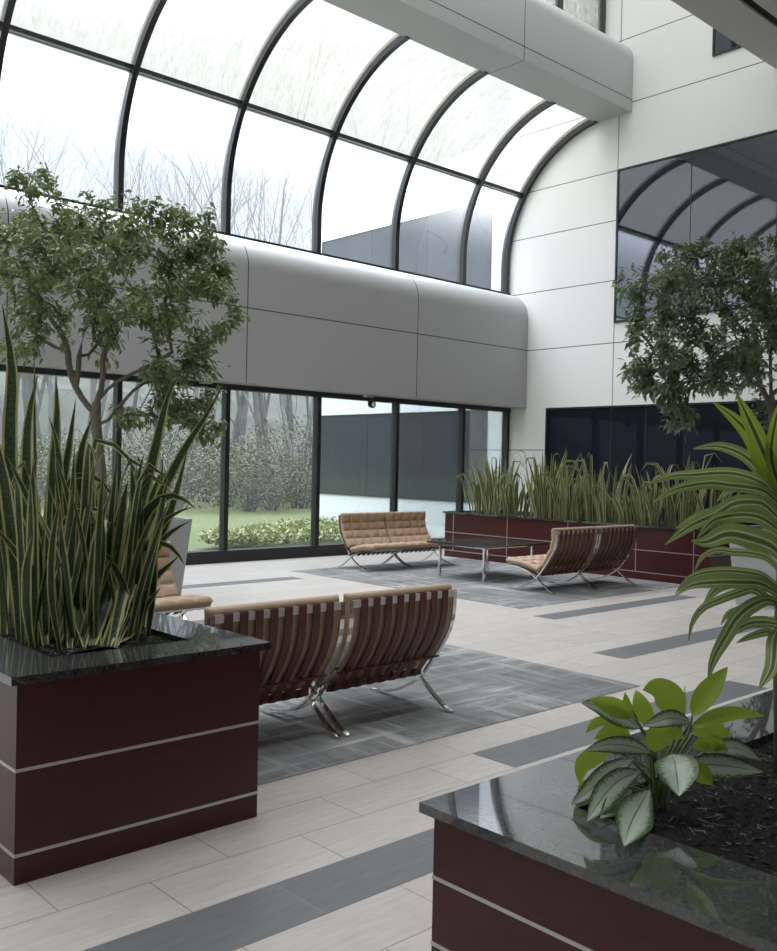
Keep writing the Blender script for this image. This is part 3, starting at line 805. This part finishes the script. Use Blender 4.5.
ficus('potted_ficus', 'airy ficus tree in a grey tapered pot before the window, behind the tall snake plants', pot1,
 [[b1, at(103, 500, T1D), at(101, 470, T1D), at(96, 420, T1D), at(97, 402, T1D)],
  [(96, 416), (80, 395), (70, 372), (68, 352), (62, 335), (45, 310), (40, 298), (28, 280)],
  [(78, 385), (80, 350), (88, 322), (86, 300)],
  [(97, 402), (103, 380), (103, 355), (114, 335), (120, 310)],
  [(102, 352), (93, 335), (97, 310), (110, 290)], [(103, 350), (120, 330), (124, 312), (135, 285)],
  [(68, 355), (52, 345), (38, 337), (20, 318), (5, 300)], [(97, 398), (120, 380), (150, 365), (172, 352, -.2)],
  [(100, 430), (118, 408), (140, 385), (165, 378, .2)], [(82, 362), (100, 340, .3), (120, 300, .4)]],
 [(110, 265, 118, 62, 1.25, 90, 0), (60, 235, 78, 55, 1.0, 44, .1), (20, 255, 60, 50, 1.0, 26, 0), (195, 300, 48, 58, .9, 44, 0), (160, 232, 70, 36, .9, 34, 0), (185, 385, 40, 38, .5, 20, 0), (150, 405, 48, 22, .5, 11, .1), (205, 420, 18, 28, .3, 6, 0), (15, 335, 26, 36, .6, 10, 0), (65, 310, 60, 40, .9, 16, .2), (35, 178, 22, 14, .4, 7, 0), (155, 352, 60, 30, .8, 10, 0)],
 T1D, 'ficus', 420, 5, 32, .105)
T2D = 11.5
pot2 = (11.0, 12.05, 4.68, 5.73, .96)
b2 = Vector((11.55, 5.25, .88))
ficus('potted_ficus', 'dense ficus tree in a pale grey tapered pot, beside the dark upstairs window', pot2,
 [[b2, at(778, 500, T2D), at(776, 440, T2D), at(772, 410, T2D), at(771, 395, T2D)],
  [(772, 405), (760, 385), (752, 350), (735, 320), (715, 295)], [(771, 395), (770, 350), (766, 300), (760, 265)], [(774, 400), (790, 360), (800, 310)],
  [(756, 372), (735, 362), (705, 350), (675, 330)], [(760, 385), (730, 385), (705, 382), (685, 392)]],
 [(715, 315, 88, 62, 1.1, 110, 0), (665, 335, 40, 58, .6, 50, 0), (760, 275, 60, 42, 1.0, 55, 0), (690, 275, 50, 32, .7, 38, 0), (642, 282, 30, 16, .3, 12, 0), (675, 412, 20, 30, .3, 13, 0), (740, 370, 50, 28, .8, 34, 0), (800, 310, 60, 70, 1.0, 40, 0), (668, 375, 38, 24, .5, 24, 0), (766, 415, 14, 24, .3, 6, 0), (722, 243, 26, 16, .4, 12, 0), (640, 372, 16, 20, .3, 8, 0)],
 T2D, 'ficus2', 430, 9, 26, .11)

# ------------------------------------------------------------------ leather chairs (cross-legged chrome frame)
A_PTS = [(.0, .82), (.008, .66), (.05, .53), (.15, .375), (.31, .185), (.50, .07), (.68, .018), (.80, .008)]
B_PTS = [(.80, .315), (.62, .305), (.45, .262), (.31, .185), (.17, .09), (.07, .03), (.0, .008)]
def sp2(p, n): return [(v.x, v.y) for v in spline([(a, b_, 0) for a, b_ in p], n)]
CA, CB = sp2(A_PTS, 6), sp2(B_PTS, 6)
def cushion(mb, path, off0, thick, hw, nu=40, nv=36, cu=5, cv=4, side=1):
    """tufted pad following path (y,z); off0 = gap from path; side = which normal"""
    P = resample([(a, b_, 0) for a, b_ in path], nv + 1); k = len(P); top = []; bot = []
    for i, p in enumerate(P):
        a, c = P[max(i - 1, 0)], P[min(i + 1, k - 1)]; t = (c - a).normalized(); n = Vector((-t.y, t.x, 0)) * side
        v = i / nv; rt = []; rb = []
        for j in range(nu + 1):
            u = j / nu
            e = min(u, 1 - u) * 2 * hw; f = min(v, 1 - v) * .8
            rd = lambda q: math.sqrt(max(0, 1 - (1 - min(1, q / .028)) ** 2))
            edge = rd(e) * rd(f)
            puff = (abs(math.sin(PI * u * cu)) * abs(math.sin(PI * v * cv))) ** .35
            h = thick * (.5 + .5 * edge) - .036 * (1 - puff) * min(1, e / .04) * min(1, f / .04)
            lo = thick * .5 * (1 - edge) * .9
            q = p + n * (off0 + h); q2 = p + n * (off0 + lo)
            x = (u - .5) * 2 * hw
            rt.append((x, q.x, q.y)); rb.append((x, q2.x, q2.y))
        top.append(rt); bot.append(rb)
    o = len(mb.v); mb.grid(top); o2 = len(mb.v); mb.grid([list(r) for r in bot]); m = nu + 1
    for f_i in range(len(mb.f) - nu * nv, len(mb.f)): mb.f[f_i] = tuple(reversed(mb.f[f_i]))
    for i in range(nv):
        for s0 in (0, nu):
            q = (o + i * m + s0, o + (i + 1) * m + s0, o2 + (i + 1) * m + s0, o2 + i * m + s0); mb.f.append(q if s0 else tuple(reversed(q)))
    for j in range(nu):
        for r0 in (0, nv):
            q = (o + r0 * m + j, o + r0 * m + j + 1, o2 + r0 * m + j + 1, o2 + r0 * m + j); mb.f.append(tuple(reversed(q)) if r0 else q)
    return top
HW = .465
def buttons(top, parent, nu, nv, cu, cv):
    for a in range(1, cu):
        for c in range(1, cv):
            i, j = round(nv * c / cv), round(nu * a / cu)
            p = Vector(top[i][j]); t1 = Vector(top[i][j + 2]) - Vector(top[i][j - 2]); t2 = Vector(top[i + 2][j]) - Vector(top[i - 2][j])
            n = t1.cross(t2).normalized(); q = Vector(top[i + 3][j + 3])
            if n.dot(q - p) < 0: n = -n
            m = MB(); m.tube([p - n * .006, p + n * .004, p + n * .007], [.013, .013, .007], 8); m.obj('button', 'leather', parent, True)
def make_chair():
    r = empty('lounge_chair', (0, 0, 0))
    for s in (-1, 1):
        x0, x1 = (HW - .032, HW) if s > 0 else (-HW, -HW + .032)
        m = MB(); m.bar(CA, x0, x1, .014); m.bar(CB, x0 + .0005, x1 - .0005, .0135); m.obj('side_frame', 'chrome', r, bevel=0)
    m = MB(); m.box(-HW + .03, HW - .03, -.007, .007, .776, .822); m.obj('top_rail', 'rail', r)
    m = MB(); m.tube([(-HW + .02, .13, .36), (HW - .02, .13, .36)], .007, 8); m.obj('cross_rod', 'strap', r)
    m = MB(); m.box(-HW + .03, HW - .03, .775, .80, .305, .322); m.obj('front_rail', 'chrome', r)
    a_s = [p for p in CA if p[1] > .205]; b_s = [p for p in CB if p[0] > .34]
    for i in range(8):
        xc = -.35 + .70 * i / 7
        m = MB(); off = [(y - .010, z - .002) for y, z in a_s]
        m.bar([(off[0][0] + .02, off[0][1] + .008), (off[0][0] + .004, off[0][1] + .009)] + off, xc - .026, xc + .026, .005)
        m.obj('back_strap', 'strap', r)
        m = MB(); m.bar([(y, z - .009) for y, z in b_s], xc - .026, xc + .026, .005); m.obj('seat_strap', 'strap', r)
    m = MB(); m.box(-HW + .05, HW - .05, .262, .27, .215, .262); m.obj('lower_strap', 'strap', r)
    bp = [(.012, .862), (.008, .80), (.012, .66), (.055, .53), (.145, .385), (.205, .305)]
    m = MB(); tp = cushion(m, bp, .006, .085, HW - .004, side=1); o = m.obj('back_cushion', 'leather', r, True); buttons(tp, o, 40, 36, 5, 4)
    bp2 = [(.835, .318), (.62, .31), (.45, .28), (.33, .25), (.285, .245)]
    m = MB(); tp = cushion(m, bp2, .010, .095, HW - .004, side=-1); o = m.obj('seat_cushion', 'leather', r, True); buttons(tp, o, 40, 36, 5, 4)
    return r
c0 = make_chair()
def put(o, x, y, rz, label, group):
    o.location = (x, y, .004); o.rotation_euler = (0, 0, rz); tag(o, label, 'chair', group)
put(c0, 4.115, 4.285, 0, 'tan leather chair with strap back, right of the near pair, nearest the open floor', 'leather lounge chairs')
for x, y, rz, lab in [
  (3.145, 4.285, 0, 'tan leather chair with slatted strap back beside the maroon planter, left of the near pair'),
  (4.135, 8.12, PI, 'tan tufted leather chair half hidden behind the snake plants, before the grey pot'),
  (9.93, 11.425, PI, 'tan tufted leather chair facing us under the window, left of the pair'),
  (10.87, 11.425, PI, 'tan tufted leather chair facing us, right of the pair next to the coffee table'),
  (10.285, 7.46, 0, 'tan leather chair with strap back, near half of the pair across the coffee table'),
  (11.235, 7.46, 0, 'tan leather chair with strap back, far half of the pair by the long planter')]:
    put(copy_tree(c0), x, y, rz, lab, 'leather lounge chairs')

# coffee table
t = empty('coffee_table', (10.57, 9.3, 0)); tag(t, 'low dark square coffee table on thin chrome legs between the far chairs', 'table')
m = MB(); m.box(9.89, 11.25, 8.70, 9.88, .498, .520); sub(m, 'tabletop', 'granite', t)
m = MB(); ring(m, 10.02, 11.13, 8.85, 9.76, .03, .468, .498); sub(m, 'apron', 'chrome', t)
for x in (10.04, 11.11):
    for y in (8.87, 9.74):
        m = MB(); m.box(x - .016, x + .016, y - .016, y + .016, .004, .47); sub(m, 'leg', 'chrome', t)

# small round fixtures hanging under the fascia
def fixture(px, py, label):
    d = dirw(px, py); k = (12.86) / d.y; p = CAM + d * k
    r = empty('spotlight', (p.x, 12.86, p.z)); tag(r, label, 'light', 'round fixtures under the fascia')
    m = MB(); m.box(p.x - .10, p.x + .07, 12.81, 12.91, 2.845, 2.884); sub(m, 'mount', 'pot', r)
    m = MB(); m.tube([(p.x, 12.86, 2.85), (p.x, 12.86, p.z)], .015, 8); sub(m, 'stem', 'black', r)
    m = MB(); m.tube([(p.x, 12.84, p.z - .01), (p.x - .005, 12.80, p.z - .012), (p.x - .01, 12.74, p.z - .02), (p.x - .012, 12.72, p.z - .02)], [.05, .068, .07, .055], 16); sub(m, 'lamp_head', 'rib', r, True)
    m = MB(); m.tube([(p.x - .012, 12.722, p.z - .02), (p.x - .0125, 12.716, p.z - .02)], [.045, .04], 14); sub(m, 'lens', 'chrome', r)
fixture(369, 403.5, 'small round dark spotlight under the grey fascia above the far chairs')
fixture(206, 394, 'small round spotlight under the grey fascia, beside the ficus leaves')

# ------------------------------------------------------------------ outdoors
b = MB()
rows = []
for i in range(41):
    r = []
    for j in range(41):
        x = -60 + 140 * i / 40; y = 13.2 + 70 * j / 40
        r.append((x, y, -.12 + max(0, y - 20) * .012 + .06 * noise.noise(Vector((x * .2, y * .2, 0)))))
    rows.append(r)
b.grid(rows); struct(b.obj('ground', 'lawn', smooth=True))
b = MB(); rows = []
for i in range(61):
    r = []
    for j in range(9):
        x = -70 + 170 * i / 60; y = 62 + 3.5 * j
        r.append((x, y, -1 + 11 * math.sin(PI / 2 * j / 8) + 1.6 * noise.noise(Vector((x * .25, j * .4, 2)))))
    rows.append(r)
b.grid(rows); struct(b.obj('hills', 'hill'))

def bare_tree(seed, H):
    rg = random.Random(seed); m = MB()
    def grow(p, d, L, r, lv):
        k = 4 if lv < 2 else 3; pts = [p]; q = p.copy(); dd = d.copy()
        for i in range(k):
            dd = (dd + Vector((rg.gauss(0, .07), rg.gauss(0, .07), .05))).normalized(); q = q + dd * L / k; pts.append(q.copy())
        rr = [r * (1 - .45 * i / k) for i in range(k + 1)]
        m.tube(pts, rr, 6 if lv < 2 else 3, cap=False)
        if lv >= 6 or L < .25: return
        nb = rg.choice((2, 2, 3)) if lv else 3
        for i in range(nb):
            a = rg.uniform(0, 2 * PI); sp = rg.uniform(.22, .52)
            u = dd.cross(Vector((math.cos(a), math.sin(a), .3)))
            nd = (dd + u.normalized() * sp + Vector((0, 0, .12))).normalized()
            grow(pts[-1] if i < 2 else pts[rg.randint(2, k)], nd, L * rg.uniform(.58, .82), rr[-1] * rg.uniform(.6, .8), lv + 1)
        if lv in (1, 2, 3):
            for i in range(2):
                a = rg.uniform(0, 2 * PI); nd = (dd * .5 + Vector((math.cos(a), math.sin(a), .4))).normalized()
                grow(pts[rg.randint(1, k - 1)], nd, L * .5, rr[-1] * .4, lv + 2)
    grow(Vector((0, 0, -.3)), Vector((rg.gauss(0, .06), rg.gauss(0, .06), 1)).normalized(), H * .40, H * .0105, 0)
    return m
bt = [bare_tree(s, 17).obj('bare_tree', 'tbark') for s in (3, 8, 21, 34)]
rg = random.Random(5); k = 0
# directions that look out through the glazing, from beside the wing round to the left
for i in range(44):
    px = -40 + 395 * ((i * .618) % 1); dep = 34 + 34 * ((i * .377 + .11) % 1)
    g = at(px, 440, dep)
    if g.x > 14.5 and g.y < 22: continue
    if k < 4: o = bt[k]
    else: o = bt[k % 4].copy(); COL.objects.link(o)
    k += 1
    s = rg.uniform(.72, 1.12) * (1.65 + (450 - 80 - max(0, px) * .16) / FPX * dep) / 17.0; o.location = (g.x, g.y, .1); o.scale = (s, s, s * rg.uniform(.9, 1.1)); o.rotation_euler = (0, 0, rg.uniform(0, 6.28))
    tag(o, 'tall bare winter tree in the woods beyond the glazing', 'tree', 'bare trees in the woods')
def thicket(seed):
    rg = random.Random(seed); m = MB()
    for i in range(26):
        a = rg.uniform(0, 2 * PI); h = rg.uniform(1.2, 3.4); e = Vector((math.cos(a) * rg.uniform(.3, 1.9), math.sin(a) * rg.uniform(.3, 1.9), h))
        m.tube([Vector((e.x * .15, e.y * .15, -.1)), Vector((e.x * .5, e.y * .5, h * .6)), e], [.02, .013, .005], 3, cap=False)
    st = m
    m = MB()
    for i in range(3200):
        u = Vector((rg.gauss(0, 1), rg.gauss(0, 1), rg.gauss(0, 1))).normalized() * rg.uniform(.4, 1) ** .6
        p = Vector((u.x * 2.1, u.y * 2.1, 1.35 + u.z * 1.5))
        if p.z < 0: continue
        d = Vector((rg.gauss(0, 1), rg.gauss(0, 1), rg.gauss(0, .8))).normalized(); sd = d.cross(Vector((rg.gauss(0, 1), rg.gauss(0, 1), 1))).normalized()
        l = rg.uniform(.05, .12); m.add([p, p + d * l * .5 + sd * l * .22, p + d * l, p + d * l * .5 - sd * l * .22], [(0, 1, 2, 3)])
    r = empty('thicket_bush', (0, 0, 0)); st.obj('stems', 'tbark', r); m.obj('foliage', 'thicket', r); return r
th = [thicket(2), thicket(4), thicket(6)]
k = 0
for i in range(40):
    px = -30 + 360 * ((i * .618 + .3) % 1); dep = 30 + 16 * ((i * .271) % 1)
    g = at(px, 470, dep)
    if g.x > 14.0 and g.y < 21.5: continue
    o = th[k] if k < 3 else copy_tree(th[k % 3]); k += 1
    s = rg.uniform(.7, 1.25); o.location = (g.x, g.y, .05); o.scale = (s * 1.1, s * 1.1, s * rg.uniform(.55, .95)); o.rotation_euler = (0, 0, rg.uniform(0, 6.28))
    tag(o, 'grey-green brushy thicket at the edge of the lawn beyond the window', 'bush', 'thickets at the edge of the woods')
m = MB()
for i in range(9000):
    x = R(9.9, 15.3); y = R(15.2, 16.3 + (x - 9.9) * .56)
    hh = .30 + .12 * noise.noise(Vector((x * 1.7, y * 1.7, 0)))
    p = Vector((x, y, -.1 + hh * R(.3, 1))); d = Vector((R(-1, 1), R(-1, 1), R(-.1, .9))).normalized(); sd = d.cross(Vector((R(-1, 1), R(-1, 1), 1))).normalized(); l = R(.06, .13)
    m.add([p, p + d * l * .5 + sd * l * .3, p + d * l, p + d * l * .5 - sd * l * .3], [(0, 1, 2, 3)])
o = m.obj('groundcover_shrubs', 'cover'); tag(o, 'low yellow-green leafy groundcover on the lawn beside the white wing outside', 'shrubs', kind='stuff')

# ------------------------------------------------------------------ light: an overcast sky
w = bpy.data.worlds.new('world'); SC.world = w; w.use_nodes = True
nt = w.node_tree; nt.nodes.clear()
out = nt.nodes.new('ShaderNodeOutputWorld'); bg = nt.nodes.new('ShaderNodeBackground')
tc = nt.nodes.new('ShaderNodeTexCoord'); sp = nt.nodes.new('ShaderNodeSeparateXYZ'); nt.links.new(tc.outputs['Generated'], sp.inputs[0])
cr = nt.nodes.new('ShaderNodeValToRGB'); nt.links.new(sp.outputs[2], cr.inputs[0])
e = cr.color_ramp.elements; e[0].position = 0; e[0].color = (.074, .080, .087, 1)
e[1].position = .40; e[1].color = (.080, .085, .090, 1)
k = e.new(.95); k.color = (1.2, 1.235, 1.28, 1)
nt.links.new(cr.outputs[0], bg.inputs[0]); bg.inputs[1].default_value = 6.0
nt.links.new(bg.outputs[0], out.inputs[0])
try: w.cycles.sampling_method = 'AUTOMATIC'
except Exception: pass

SC.view_settings.view_transform = 'Standard'; SC.view_settings.look = 'None'
SC.view_settings.gamma = 1.0; SC.view_settings.use_curve_mapping = False
SC.view_settings.exposure = 1.22
try:
    SC.cycles.max_bounces = 14; SC.cycles.diffuse_bounces = 7; SC.cycles.transparent_max_bounces = 24; SC.cycles.glossy_bounces = 5
    SC.cycles.sample_clamp_indirect = 6
except Exception: pass
